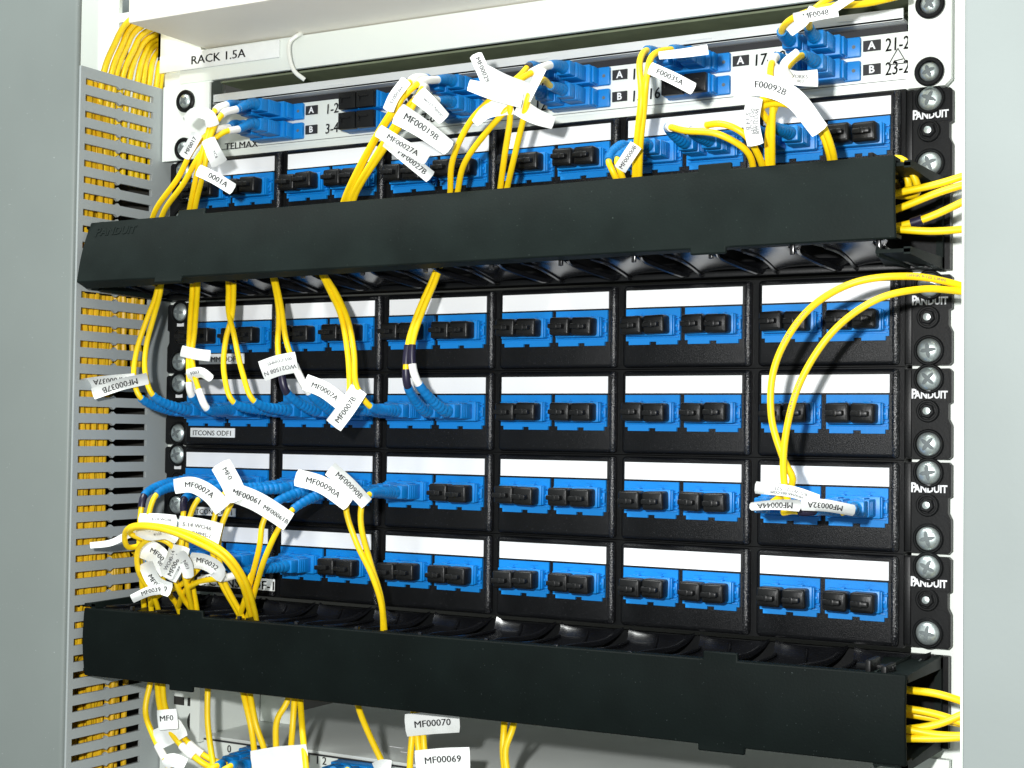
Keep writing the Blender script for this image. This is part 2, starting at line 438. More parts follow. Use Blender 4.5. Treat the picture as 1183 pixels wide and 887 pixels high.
def panel(row, label, capped, first=None):
    z0 = (3-row)*U
    t = thing('patch_bay', (0, 0, z0), label, 'patch panel', 'black patch panels stacked in the rack')
    def place(key, builder, material, parent, loc, name):
        if key not in proto:
            mb = builder(); me_loc = Vector(loc)
            for v in mb.v: v += me_loc
            proto[key] = mk(name, mb, M[material], parent, loc=me_loc); return proto[key]
        return inst(proto[key], parent, loc, name)
    place('frame', build_frame, 'ear', t, (0, 0, z0), 'frame')
    for c in range(6):
        xc = (c-2.5)*PITCH
        f = place('face', build_face, 'body', t, (xc, 0, z0), 'module_face')
        place('rib', lambda: MB().tube([Vector((34.3, 0.1, -39.3)), Vector((34.3, -0.1, -38.6)), Vector((34.3, -0.25, -30)), Vector((34.3, -0.25, -6)), Vector((34.3, -0.1, 1.4)), Vector((34.3, 0.1, 2.1))], [1.2, 1.75, 1.9, 1.9, 1.75, 1.2], 16), 'rib', f, (xc, 0, z0), 'edge_rib')
        place('strip', lambda: MB().box(-32.0, 31.9, -1.95, -1.2, -8.85, 0.0), 'strip', f, (xc, 0, z0), 'label_strip')
        for a, dx in enumerate((-16.45, 16.55)):
            ad = place('flange', build_flange, 'blue', t, (xc+dx, 0, z0), 'fibre_adapter')
            place('housing', build_housing, 'blue', ad, (xc+dx, 0, z0), 'adapter_housing')
            for p in range(2):
                if capped(c, a*2+p):
                    cp = place('cap', build_cap, 'cap', ad, (xc+PORTS[a*2+p], 0, z0+PZ), 'dust_cap')
                    if cp is not proto['cap'] or True:   # no two caps sit quite the same
                        cp.rotation_euler = (RJ.uniform(-.02, .02), RJ.uniform(-.035, .035), RJ.uniform(-.02, .02))
                        cp.location.y += RJ.uniform(-0.0007, 0.0003)
    r = random.Random(row)
    for zz in (-2.0, -33.0):
        for x in (-230.6, 234.2):
            add_screw(t, x, 4.9 if x > 0 else 5.4, z0+zz, r.uniform(0, 1.5), None)
            place('washer', lambda: cup_mb(7.2, 5.9, 1.7), 'ear', t, (x, 5.4, z0+zz), 'screw_cup')
    b = place('btn', lambda: build_btn(0), 'ear', t, (233.8, 5.4, z0-17.3), 'latch_button')
    place('bpin', lambda: MB().lathe((0, -3, 0), [(1.8, 0), (1.7, 0.9), (0.3, 1.2)], 18), 'steel', b, (233.8, 5.4, z0-17.3), 'button_pin')
    place('btnl', lambda: build_btn(0), 'ear', t, (-229.5, 5.4, z0-17.3), 'latch_button')
    def word():
        mb = MB()
        text_on(mb, 'P', -6.7, 0.1, 0, 6.2, 0.035, 0.80); text_on(mb, 'ANDUIT', 1.4, -0.35, 0, 4.9, 0.034, 0.84)
        mb.box(-10.2, -9.6, -0.01, 0.01, -1.7, 1.8)
        return mb
    place('word', word, 'wink', t, (233.8, 4.95, z0-9.4), 'lettering')
    place('tick', lambda: MB().box(-229.9+229.9, 5.4, 0, 0.3, -1.5, 1.5), 'wink', t, (-233.5, 5.2, z0-9.4), 'lettering')
    return t
full = lambda c, p: True
p0 = panel(0, 'topmost black patch panel, its lower edge hidden by the upper cable cover', lambda c, p: not (c == 4 or (c == 5 and p < 2)))
p2 = panel(2, 'black patch panel directly under the upper cable manager, every blue port capped', full)
p3 = panel(3, 'black patch panel with the ITCONS ODF1 label and blue boots bending left', lambda c, p: c >= 3)
p4 = panel(4, 'black patch panel with the dangling MF00032A tag at its right end', lambda c, p: not (c <= 1 or (c == 2 and p < 2) or (c == 5)))
p5 = panel(5, 'lowest black patch panel, just above the lower cable manager', lambda c, p: not (c == 0 or (c == 1 and p < 2)))

# stuck-on paper labels of the panels
def plate(parent, px0, py0, px1, py1, y, txt, h, sx=1.0, cx=0.5, bold=0.004, mt='paper'):
    a = at(px0, py0, y); b = at(px1, py1, y)
    o = mk('paper_label', MB().box(a.x, b.x, y-0.05, y+0.5, b.z, a.z, 0.15), M[mt], parent)
    if txt:
        mk('lettering', text_on(MB(), txt, a.x+(b.x-a.x)*cx, (a.z+b.z)/2-0.1*h, y-0.14, h, bold, sx), M['ink'], o)
    return o
plate(p3, 220, 494, 271, 505.5, -2.0, 'ITCONS ODF1', 4.3, 1.12)
plate(p2, 230, 409, 282, 420, -2.0, 'MM ODF1', 4.6, 1.1, 0.58)
plate(p4, 222, 585, 272, 597, -2.0, 'ITCONS ODF1', 4.3, 1.1)
plate(p5, 232, 663, 317, 683, -4.0, 'ITCONS ODF-1', 7.6, 1.15, 0.5)

# ================================================================== cable managers
def manager(zc, label, corners, toptabs, bottabs, covmat, emboss):
    t = thing('cable_manager', (0, 0, zc), label, 'cable manager', 'horizontal cable managers')
    mb = MB()
    mb.box(-241, 244, 4, 8, zc-21.5, zc+21.5)
    mb.box(-238, 238, -3, 5, zc-21.5, zc-18.5, 0.6)
    mk('back_plate', mb, M['ear'], t)
    # side arms at both ends
    for x in (-238, 240):
        mb = MB()
        for s in (-1, 1):
            zz = zc+s*19
            mb.prism([(4, zz-3.0), (-57, zz-1.6), (-57, zz+1.6), (4, zz+3.0)], x-1.5, x+1.5, 'x')
            mb.prism([(x-14, -57), (x+1.4, -57), (x+1.4, 3.5), (x-26, 3.5)], zz-0.8, zz+0.8, 'z')
            mb.box(x-14, x-12.6, -56, 3, zz-2.2, zz+2.2, 0.4)
        mb.box(x-1.5, x+1.5, 0, 6, zc-21, zc+21)
        mk('side_arm', mb, M['cover'], t)
    # fingers
    n = 12; pitch = 476/n
    fproto = {}
    for s in (1, -1):
        for i in range(n):
            xc = -238+pitch*(i+0.5)
            if s not in fproto:
                mb = MB(); nu, nv = 14, 16; z0 = zc+s*18.5
                def surf(u, v):
                    y = 2-57*v
                    hw = 18.3-7.5*sin(min(1, v*1.2)*pi/2)+(6.5*max(0, (v-0.72)/0.28)**1.3)
                    x = xc+u*hw-4.5*v
                    dish = -s*2.6*(1-u*u)*(0.35+0.65*v)
                    tilt = -s*8.0*v
                    rim = s*1.2*abs(u)**8
                    fil = 5.0*max(0, 1-v/0.22)**2
                    if s > 0:
                        tilt = 1.5*v; fil = 7.0*max(0, 1-v/(0.30+0.16*u))**3-5.8; dish = -3.0*(1-u*u)*min(1, 0.3+v*2)
                    return Vector((x, y, z0+s*2.5+dish+tilt+rim+fil))
                vs = []
                for off in (0, -s*1.6):
                    for j in range(nv+1):
                        for k2 in range(nu+1):
                            vs.append(surf(-1+2*k2/nu, j/nv)+Vector((0, 0, off)))
                fs = []; K = (nv+1)*(nu+1)
                for j in range(nv):
                    for k2 in range(nu):
                        a = j*(nu+1)+k2; fs.append((a, a+1, a+nu+2, a+nu+1)); fs.append((a+K, a+nu+1+K, a+nu+2+K, a+1+K))
                for j in range(nv):
                    a = j*(nu+1); fs.append((a, a+nu+1, a+nu+1+K, a+K)); b = a+nu; fs.append((b, b+K, b+nu+1+K, b+nu+1))
                for k2 in range(nu):
                    fs.append((k2, k2+K, k2+1+K, k2+1)); a = nv*(nu+1)+k2; fs.append((a, a+1, a+1+K, a+K))
                mb.add(vs, fs, True)
                # ribs along both edges and a small hook at the tip
                for sg in (-1, 1):
                    mb.tube([surf(sg*0.93, j/10)+Vector((0, 0, s*0.9)) for j in range(1, 10)], 0.8, 6)
                mb.tube([surf(0.55, j/10)+Vector((0, 0, s*0.4)) for j in range(2, 9)], 0.5, 6)
                if s > 0:  # arc rib added to draw a curved highlight on each finger
                    mb.tube(spline([surf(-0.1, 0.02)+Vector((0, 0, 0.5)), surf(0.0, 0.12)+Vector((0, 0, 0.9)), surf(0.2, 0.28)+Vector((0, 0, 0.9)), surf(0.55, 0.4)+Vector((0, 0, 0.7))], 6), 0.8, 8)
                p = surf(0.75, 1.0)
                mb.box(p.x-1.0, p.x+1.0, p.y-0.6, p.y+1.6, p.z-1.6*s, p.z+(4.5 if s > 0 else -6.5), 0.4)
                fproto[s] = (mk('finger', mb, M['gloss'], t, loc=(xc, 0, zc)), )
            else:
                inst(fproto[s][0], t, (xc, 0, zc), 'finger')
    # hinge clips that hold the cover at its right end
    mb = MB()
    for dx in (0, 7): mb.box(222+dx, 224.5+dx, -56, -40, zc+17, zc+25.5-dx*0.3, 0.5)
    mb.box(215, 232, -46, -42, zc+20, zc+22.5, 0.5)
    mk('hinge_clip', mb, M['ear'], t)
    # snap-on cover
    TL, TR, BL, BR = corners
    def uof(px): # pixel column of the front to length along the cover
        lo, hi = 0.0, 1.0
        for _ in range(30):
            mid = (lo+hi)/2; p = TL.lerp(TR, mid); d = p-CAM
            x = 591.5+FPX*d.dot(RT)/d.dot(fw)
            if x < px: lo = mid
            else: hi = mid
        return lo
    br = sorted(set([0, 1]+[uof(p) for tb in toptabs+bottabs for p in tb]+[i/24 for i in range(25)]))
    tt = [(uof(a), uof(b)) for a, b in toptabs]; bt = [(uof(a), uof(b)) for a, b in bottabs]
    H = (TL-BL).length
    def P(u, v, off):
        p = BL.lerp(BR, u).lerp(TL.lerp(TR, u), v)
        nrm = (TR-TL).cross((TL.lerp(TR, u)-BL.lerp(BR, u))).normalized()
        if nrm.y > 0: nrm = -nrm
        bow = 1.6*sin(pi*min(1, max(0, v)))
        return p+nrm*(bow+off)
    rows = [-3.0/H]+[j/8 for j in range(9)]+[1+3.6/H]
    cells = set()
    for i in range(len(br)-1):
        m_ = (br[i]+br[i+1])/2
        for j in range(len(rows)-1):
            if j == 0 and not any(x0 <= m_ <= x1 for x0, x1 in bt): continue
            if j == len(rows)-2 and not any(x0 <= m_ <= x1 for x0, x1 in tt): continue
            cells.add((i, j))
    mb = MB(); ids = {}
    def vid(i, j, k):
        if (i, j, k) not in ids:
            ids[(i, j, k)] = len(mb.v); mb.v.append(P(br[i], rows[j], -2.2*k))
        return ids[(i, j, k)]
    for (i, j) in sorted(cells):
        q = [(i, j), (i+1, j), (i+1, j+1), (i, j+1)]
        mb.f.append([vid(*c, 0) for c in q]); mb.f.append([vid(*c, 1) for c in q[::-1]]); mb.sm += [True, True]
        for k, nb in enumerate(((i, j-1), (i+1, j), (i, j+1), (i-1, j))):
            if nb not in cells:
                c0, c1 = q[k], q[(k+1) % 4]
                mb.f.append([vid(*c0, 0), vid(*c0, 1), vid(*c1, 1), vid(*c1, 0)]); mb.sm.append(True)
    o = mk('cover', mb, M[covmat], t)
    bv = o.modifiers.new('edge', 'BEVEL'); bv.width = 0.0007; bv.segments = 2; bv.limit_method = 'ANGLE'; bv.angle_limit = radians(45)
    # folded lips along the top and bottom edge
    for v, dz in ((0.985, 1), (0.015, -1)):
        mb = MB()
        for i in range(24):
            q = [P(i/24, v, -2.1), P((i+1)/24, v, -2.1), P((i+1)/24, v, -9), P(i/24, v, -9)]
            d = Vector((0, 0, -1.6*dz))
            mb.add(q+[x+d for x in q], [(0,1,2,3),(4,7,6,5),(0,4,5,1),(2,6,7,3),(1,5,6,2),(0,3,7,4)])
        mk('cover_lip', mb, M[covmat], t)
    if emboss:
        vs, fs = glyphs('P', 0.03); vs2, fs2 = glyphs('ANDUIT', 0.03)
        mb = MB(); L = (TR-TL).length
        for (vv, ff, cx, hh, sx) in ((vs, fs, 9.0, 9.5, 0.8), (vs2, fs2, 25, 7.6, 0.95)):
            out = []
            for off in (0.0, 0.35):
                for (a, b) in vv: out.append(P((cx+a*hh*sx)/L, 0.80+b*hh/H, off))
            k3 = len(vv)
            mb.add(out, ff+[[i+k3 for i in f] for f in ff])
            from collections import Counter
            ed = Counter()
            for f in ff:
                for i in range(len(f)): ed[tuple(sorted((f[i], f[(i+1) % len(f)])))] += 1
            mb.add(out, [(a, b, b+k3, a+k3) for (a, b), c in ed.items() if c == 1])
        mk('lettering_relief', mb, M[covmat], t)
    return t
manager(71, 'upper cable manager with long green black cover, below the topmost patch panel',
        (at(105, 257, -60), at(1034, 178.5, -61), at(88, 326, -77), at(1035, 275, -61)),
        [(205, 236), (806, 845)], [(192, 222), (797, 838)], 'cover', True)
manager(-153.5, 'lower cable manager with plain black cover, above the bottom enclosure',
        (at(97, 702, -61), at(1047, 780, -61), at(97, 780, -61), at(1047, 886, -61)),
        [(207, 234), (812, 852)], [(195, 222), (806, 860)], 'cover_shaded', False)

# ================================================================== fibre enclosures (white)
def odf_housing_mb(w=33):
    mb = MB()
    mb.box(-w, -7.5, -11, 0.5, -5.0, 5.0, 0.6)
    mb.box(-w-1.5, 0, -2.6, 0.2, -4.9, 4.9, 0.8)
    mb.box(-7.5, -6.2, -9, 0.5, -4.4, 4.4, 0.4)
    return mb
def odf_cap_mb():
    mb = MB().box(-5.9, 5.9, -14.5, -10.6, -4.9, 4.9, 0.5)
    mb.box(-4, 2.5, -15.2, -14.3, 1.2, 2.0, 0.1); mb.box(-4, -3.2, -15.2, -14.3, -1.2, 2.0, 0.1)
    return mb
ODX = [-138.8, -71.3, -3.5, 64.3, 132.3, 200.0]
odf = thing('fibre_enclosure', (0, 8, 137), 'white fibre enclosure with handwritten port numbers at the top of the rack', 'fibre enclosure', 'white fibre enclosures')
mk('front_panel', MB().box(-206, 223, 8, 10, 141.2, 166, 0.3), M['white'], odf)
mk('black_band', MB().box(-206, 222, 8.6, 10, 166.2, 169.6), M['ink'], odf)
mb = MB().box(-205, 222, 2, 40, 170, 171.2).box(-205, 222, 2, 3.2, 170, 176, 0.3)
for x in (-120, 15, 110, 190): mb.box(x, x+14, 1.5, 2.2, 172.6, 173.3)
mk('drawer_lip', mb, M['zinc'], odf)
mk('lower_lip', MB().box(-206, 224, 4.5, 8, 136.8, 140.6, 0.4), M['white'], odf)
mk('recess_back', MB().box(-206, 224, 40, 42, 138, 200), M['recess'], odf)
mk('recess_top', MB().box(-206, 224, 10, 42, 184.9, 186), M['recess'], odf)
mb = MB().prism([(224, 137), (241.5, 137), (244.5, 140), (244.5, 181), (241.5, 184), (224, 184)][::-1], 3.5, 7.5)
mk('mounting_ear', mb, M['white'], odf)
mk('mounting_ear', MB().prism([(-206.5, 137), (-244, 137), (-244, 184), (-206.5, 184)], 0.2, 1.8), M['white'], odf)
for (px, py, x) in ((215, 117, -1), (213, 172, -1), (1074, 83, 1), (1075, 5, 1)):
    p = at(px, py, 0.0 if x < 0 else 3.0)
    add_screw(odf, p.x, p.y, p.z, 0.5+p.z*0.01, 7.0)
aproto = []
def odf_adapter(parent, x, z, caps=False):
    if not aproto:
        mb = odf_housing_mb()
        for v in mb.v: v += Vector((x, 8, z))
        a = mk('fibre_adapter', mb, M['blue'], parent, loc=(x, 8, z))
        h = MB().lathe((x-3.2, 5.4, z), [(0.9, 0), (0.9, 0.15)], 14)
        hh = mk('screw_hole', h, slotm, a)
        aproto.append((a, hh))
    else:
        a = inst(aproto[0][0], parent, (x, 8, z), 'fibre_adapter'); inst(aproto[0][1], a, (x, 8, z), 'screw_hole')
    if caps:
        for dx in (-26.8, -14.2):
            mb = odf_cap_mb()
            for v in mb.v: v += Vector((x+dx, 8, z))
            mk('dust_cap', mb, M['cap'], a)
    return a
nums = [('1-2', '3-4'), ('5-6', '7-8'), ('9-10', '11-12'), ('13-14', '15-16'), ('17-18', '19-20'), ('21-22', '23-24')]
for i, X in enumerate(ODX):
    for j, z in enumerate((160.6, 148.9)):
        odf_adapter(odf, X, z, caps=(i == 1 or (i == 4 and j == 1)))
        bx = mk('port_badge', MB().box(X+0.9, X+9.6, 7.3, 7.9, z-2.4, z+2.9), M['ink'], odf)
        mk('lettering', text_on(MB(), 'AB'[j], X+5.2, z+0.1, 7.15, 5.2, 0.03), M['wink'], bx)
        if i < 5 : mk('lettering', text_on(MB(), nums[i][j], X+20.5, z-0.6, 7.2, 8.4, 0.004, 0.88, 0.03, 0.08), M['ink'], odf)
        else: mk('lettering', text_on(MB(), nums[i][j], X+19.5, z-0.6, 7.2, 9.2, 0.0, 0.72, 0.02, 0.05), M['ink'], odf)
mb = MB(); q = [Vector((213.5, 7.3, 150.5)), Vector((218, 7.3, 158)), Vector((222.2, 7.3, 150.5))]
for a, b in ((0, 1), (1, 2), (2, 0)): mb.tube([q[a], q[b]], 0.25, 5)
mb.tube([Vector((216, 7.3, 152)), Vector((220.5, 7.3, 152.6))], 0.25, 5)
mk('warning_triangle', mb, M['ink'], odf)
mk('lettering', text_on(MB(), 'TELMAX', -186.5, 143.9, 7.2, 5.8, 0.012, 1.2), M['ink'], odf)
mk('lettering', text_on(MB(), 'Optic', -188, 156.5, 7.2, 5.4, 0.0, 1.2), M['ink'], odf)
mk('pin_line', MB().box(-204, 222, 7.6, 7.95, 142.6, 142.9), M['greyink'], odf)

# bottom enclosure, seen from above over its lid
bt = thing('fibre_enclosure', (0, 8, -225), 'white fibre enclosure at the bottom, its grey lid showing under the lower cable manager', 'fibre enclosure', 'white fibre enclosures')
mk('front_panel', MB().box(-206, 223, 6, 8, -262, -219.8, 0.3), M['white'], bt)
mk('lid', MB().box(-206, 223, 6.5, 170, -219.2, -217.2, 0.3), M['lid'], bt)
mk('black_band', MB().box(-206, 223, 5.6, 7, -219.9, -219.0), M['ink'], bt)
mb = MB()
for (a, b) in ((-206, -182), (-198, -178)):
    pass
mb.box(-244, -206.5, 9, 11, -262, -180); mb.box(-214, -206.5, 2, 60, -221, -180.5)
mb.box(-206, -180, 60, 62, -217, -184)
mk('mounting_ear', mb, M['white'], bt)
mb = MB()
for z in (-188, -199):
    for x in (-218, -229): mb.box(x-4, x+4, 8.6, 9.4, z-2.5, z+2.5)
mk('ear_slot', mb, M['dark'], bt)
mk('ear_hole', MB().lathe((-214, 9.0, -211), [(8.0, 0), (8.0, 0.5)], 28), M['dark'], bt)
mk('mounting_ear', MB().prism([(224, -262), (244.5, -262), (244.5, -180), (224, -180)][::-1], 3.5, 7.5), M['white'], bt)
mk('recess_back', MB().box(-206, 224, 168, 170, -217, -170), M['lid'], bt)
for x in (-92, -78, -60, 48, 62): mk('lid_slot', MB().box(x, x+9, 30+(x % 3)*9, 32+(x % 3)*9, -217.2, -217.0), M['strip'], bt)
for X, z in ((-138.8, -224.8), (-71.3, -224.8)):
    odf_adapter(bt, X, z)
bx = mk('port_badge', MB().box(-129.5, -126, 5.2, 5.95, -224.5, -219.9), M['ink'], bt)
mk('lettering', text_on(MB(), '1 2', -117.5, -222.6, 5.7, 6.5, 0.004, 1.0), M['ink'], bt)
mk('lettering', text_on(MB(), '0', -186, -223.6, 5.7, 6.5, 0.004, 1.0), M['ink'], bt)

# ================================================================== patch cords
TJ = random.Random(5)
def jacket_print(t, P, r, s, starts, h=1.7):
    """printing along the outside of a cord jacket"""
    L = [0]
    for a, b in zip(P, P[1:]): L.append(L[-1]+(b-a).length)
    mb = MB()
    for s0 in starts:
        vv, ff = glyphs(s); out = []
        for (a, b) in vv:
            d = s0+a*h*1.3; j = 0
            d = min(max(d, 0), L[-1]-0.01)
            while j < len(L)-2 and L[j+1] < d: j += 1
            c = P[j].lerp(P[j+1], (d-L[j])/max(1e-6, L[j+1]-L[j])); T = (P[j+1]-P[j]).normalized()
            n = CAM-c; n = (n-T*n.dot(T)).normalized(); bb = n.cross(T); th = b*h/r+0.25
            out.append(c+(n*cos(th)-bb*sin(th)*-1)*(r+0.06))
        mb.add(out, ff)
    mk('lettering', mb, M['greyink'], t)
def paper_tag(parent, pts, w, lines=(), th=None, label=None, ink='ink', sx=1.04):
    """a folded paper flag: pts (px,py,y) give its centre line in reading order, w its width (photo pixels)"""
    C3 = [Vector(p) for p in spline([(p[0], p[1], p[2]) for p in pts], 6)]
    C3 = resample(C3, 3.0); n = len(C3)
    Ls = [0]
    for a, b in zip(C3, C3[1:]): Ls.append(Ls[-1]+(Vector((a.x, a.y))-Vector((b.x, b.y))).length)
    tot = Ls[-1]
    if not hasattr(w, '__len__'): w = (w, w)
    cv1, cv2, cu1, cu2 = TJ.uniform(-1.5, 2.5), TJ.uniform(-1.5, 2.5), TJ.uniform(-6, 3), TJ.uniform(-2, 2)
    def surf(u, v, off):
        u_ = min(max(u, 0), tot); j = 0
        while j < n-2 and Ls[j+1] < u_: j += 1
        t = (u-Ls[j])/max(1e-6, Ls[j+1]-Ls[j]); c = C3[j].lerp(C3[j+1], t)
        a = C3[max(0, j-1)]; b = C3[min(n-1, j+2)]
        tx, ty = b.x-a.x, b.y-a.y; l = math.hypot(tx, ty) or 1
        ww = w[0]+(w[1]-w[0])*u_/max(tot, 1e-6)
        x = c.x+ty/l*v*ww/2; y = c.y-tx/l*v*ww/2
        e = u_/max(tot, 1e-6)
        p = at(x, y, c.z - v*v*cv1 + v*cv2 + cu1*e**3 + cu2*v*(2*e-1))
        return p+(CAM-p).normalized()*off
    nu = max(4, int(tot/3)); nv = 4; vs = []; fs = []; rc = TJ.choice((0.3, 0.5, 1.2, 1.8))
    for off in (0, -0.45):
        for i in range(nu+1):
            for k in range(nv+1):
                v = -1+2*k/nv; uu = tot*i/nu
                if abs(v) == 1: uu = min(max(uu, min(rc, tot*.1)), tot-min(rc, tot*.1))  # softly rounded corners
                vs.append(surf(uu, v, off))
    K = (nu+1)*(nv+1)
    for i in range(nu):
        for k in range(nv):
            a = i*(nv+1)+k; fs += [(a, a+1, a+nv+2, a+nv+1), (a+K, a+nv+1+K, a+nv+2+K, a+1+K)]
    for i in range(nu):
        a = i*(nv+1); fs += [(a, a+nv+1, a+nv+1+K, a+K)]; a += nv; fs += [(a, a+K, a+nv+1+K, a+nv+1)]
    for k in range(nv):
        fs += [(k, k+K, k+1+K, k+1)]; a = nu*(nv+1)+k; fs += [(a, a+1, a+1+K, a+K)]
    o = mk('paper_tag', MB().add(vs, fs, True), M['paper'], parent)
    if label: o['label'] = label
    if lines:
        mb = MB()
        for L in lines:
            s, cu, cv, h = L[0], L[1], L[2], L[3]; bold = L[4] if len(L) > 4 else 0.002
            vv, ff = glyphs(s, bold)
            mb.add([surf(cu*tot+a*h*sx, cv+b*h*2/((w[0]+w[1])/2), 0.4) for (a, b) in vv], ff)
        mk('lettering', mb, M[ink], o)
    return o

def plug_mb(x, y, z, dz=0.0):
    """square push-pull plug body from the port mouth outwards"""
    mb = MB()
    mb.box(x-4.55, x+4.55, y-11, y+1, z-4.1, z+4.1, 0.6)
    mb.box(x-4.1, x+4.1, y-17.5, y-10.5, z-3.7, z+3.7, 0.8)
    mb.box(x-1.6, x+1.6, y-9, y, z+3.9, z+4.7, 0.2)
    for k in range(3): mb.box(x-4.75, x+4.75, y-9.5+k*1.8, y-8.9+k*1.8, z-3.2, z+3.2, 0.1)
    return mb
CORDS = []
def cord(label, port, pts, group=None, r=1.6, sleeve=None, boot_n=None, material='yellow', bootmat='boot', sl_len=16, band=None, straight=True, printed=None):
    """port (x,y,z): mouth of the port; pts pixel way-points (px,py,y): the first is the tail end of the boot"""
    x, y, z = port
    t = thing('patch_lead', (x, y, z), label, 'patch cord', group)
    mk('connector', plug_mb(x, y, z), M['plug'], t)
    W_ = [at(*p) for p in pts]
    s0 = Vector((x, y-16.5, z)); s1 = Vector((x, y-21, z))
    Bp = resample(spline([s0, s1]+W_[:1]+W_[1:2]), 1.0)
    d = min(range(len(Bp)), key=lambda i: (Bp[i]-W_[0]).length); B = Bp[:d+1]
    if len(B) < 4: B = resample([s0, W_[0]], 1.0)
    n = len(B); rad = []
    for i in range(n):
        f = i/(n-1); base = 3.5*(1-f)+2.35*f
        rad.append(base*(0.86 if (i % 3 == 2 and 0.12 < f < 0.93) else 1.0))
    rad[0] = 2.6
    mk('boot', MB().tube(B, rad, 12), M[bootmat], t)
    Y = spline([s1]+W_, 8)
    Y = resample(Y, 2.5)
    d = min(range(len(Y)), key=lambda i: (Y[i]-W_[0]).length); Y = Y[max(0, d-1):]
    cb = mk('cable', MB().tube(Y, r, 12), M[material], t)
    if printed: jacket_print(cb, Y, r, 'OFNR 9/125 2.0MM', printed)
    if sleeve:
        Ls = 0; Q = [Y[0]]
        for a, b in zip(Y, Y[1:]):
            Ls += (b-a).length; Q.append(b)
            if Ls > sl_len: break
        mk('sleeve', MB().tube(Q, r+0.55, 12), M[sleeve], t)
    if band:
        q = at(*band[0]); d = min(range(len(Y)), key=lambda i: (Y[i]-q).length)
        mk('band', MB().tube(Y[max(0, d-2):d+3], r+0.4, 12), M[band[1]], t)
    t['_'] = 0; del t['_']
    CORDS.append(t)
    return t
def port(row, col, p): return ((col-2.5)*PITCH+PORTS[p], -8.2, (3-row)*U+PZ)

G3 = 'yellow patch cords hanging from the upper cable manager'
c = cord('yellow cord hanging to the leftmost blue boot, carrying the upside down MF00037A tag', port(3, 0, 0), [(163, 460, -52), (155, 440, -54), (158, 405, -50), (170, 368, -44), (181, 338, -38), (186, 300, -34)], G3)
paper_tag(c, [(156, 437, -56), (120, 440, -57), (92, 444, -57)], 12, [('MF00037A', 0.45, 0, 8.5)])
c = cord('yellow cord second from the left, carrying the upside down MF00037B tag', port(3, 0, 1), [(177, 457, -52), (168, 432, -54), (169, 400, -50), (178, 365, -44), (185, 338, -38), (189, 300, -34)], G3)
paper_tag(c, [(171, 437, -59), (140, 444, -59.5), (107, 455, -59)], 13.5, [('MF00037B', 0.5, 0, 9.5)])
c = cord('yellow cord with a small blank flag beside the MM ODF1 label', port(3, 0, 2), [(221, 456, -52), (218, 425, -54), (219, 385, -48), (222, 338, -38), (224, 300, -34)], G3, sleeve='sleeve', sl_len=9)
paper_tag(c, [(209, 405, -55), (226, 409, -56), (243, 411, -55)], 13)
c = cord('yellow cord ending in a clear sleeve left of the ITCONS ODF1 label', port(3, 0, 3), [(239, 472, -54), (229, 448, -55), (222, 415, -54), (225, 380, -48), (228, 338, -38), (230, 300, -34)], G3, sleeve='sleeve', sl_len=13)
paper_tag(c, [(216, 434, -57), (232, 430, -58), (245, 438, -56)], (15, 9), [('F003', 0.3, 0.1, 5)], ink='greyink')
cord('yellow cord of the crossing pair, reaching the first boot right of the ITCONS label', port(3, 1, 0), [(270, 465, -52), (259, 432, -54), (261, 392, -48), (268, 365, -44), (270, 332, -38), (270, 300, -34)], G3)
cord('yellow cord of the crossing pair, curving right to the second boot', port(3, 1, 1), [(293, 463, -52), (280, 430, -54), (270, 385, -49), (264, 360, -44), (264, 332, -38), (262, 300, -34)], G3)
c = cord('yellow cord with a black sleeve below the folded two line tag', port(3, 1, 2), [(331, 453, -52), (325, 432, -54), (321, 400, -50), (322, 360, -44), (315, 320, -38), (308, 300, -34)], G3, sleeve='bsleeve', sl_len=11)
paper_tag(c, [(343, 418, -57), (322, 422, -58), (302, 429, -57)], 24, [('WO21508 N', 0.5, 0.35, 7), ('003-COMMS', 0.45, -0.45, 5)], ink='greyink')
c = cord('yellow cord with a white sleeve running to the MF0007A tag', port(3, 1, 3), [(357, 453, -52), (345, 432, -54), (331, 395, -50), (325, 355, -44), (317, 320, -38), (310, 300, -34)], G3, sleeve='sleeve', sl_len=20)
paper_tag(c, [(352, 441, -58), (374, 450, -59), (396, 466, -57)], 19, [('MF0007A', 0.5, 0, 8.5)])
c = cord('left yellow cord of the pair arching down to the MF0007B tag', port(3, 2, 0), [(404, 470, -52), (404, 445, -55), (402, 410, -52), (394, 365, -46), (382, 338, -41), (370, 314, -38), (360, 296, -34)], G3)
c = cord('right yellow cord of the pair, carrying the white MF0007B tag', port(3, 2, 1), [(427, 469, -52), (412, 446, -57), (409, 408, -53), (402, 370, -47), (388, 338, -41), (374, 316, -38), (365, 296, -34)], G3)
paper_tag(c, [(385, 492, -62), (400, 472, -63), (415, 449, -60)], 21, [('MF0007B', 0.45, -0.05, 9)])
c = cord('left cord of the taped yellow pair, entering its boot through a black sleeve', port(3, 2, 2), [(471, 446, -52), (469, 425, -54), (472, 395, -52), (483, 360, -46), (500, 322, -38), (508, 300, -34)], G3, sleeve='bsleeve', sl_len=11, band=((471, 411, -53), 'bsleeve'))
c = cord('right cord of the taped yellow pair, entering its boot through a white sleeve', port(3, 2, 3), [(484, 444, -52), (477, 425, -54), (477, 395, -53), (488, 360, -47), (503, 324, -39), (511, 300, -34)], G3, sleeve='sleeve', sl_len=11, band=((476, 411, -54), 'bsleeve'))

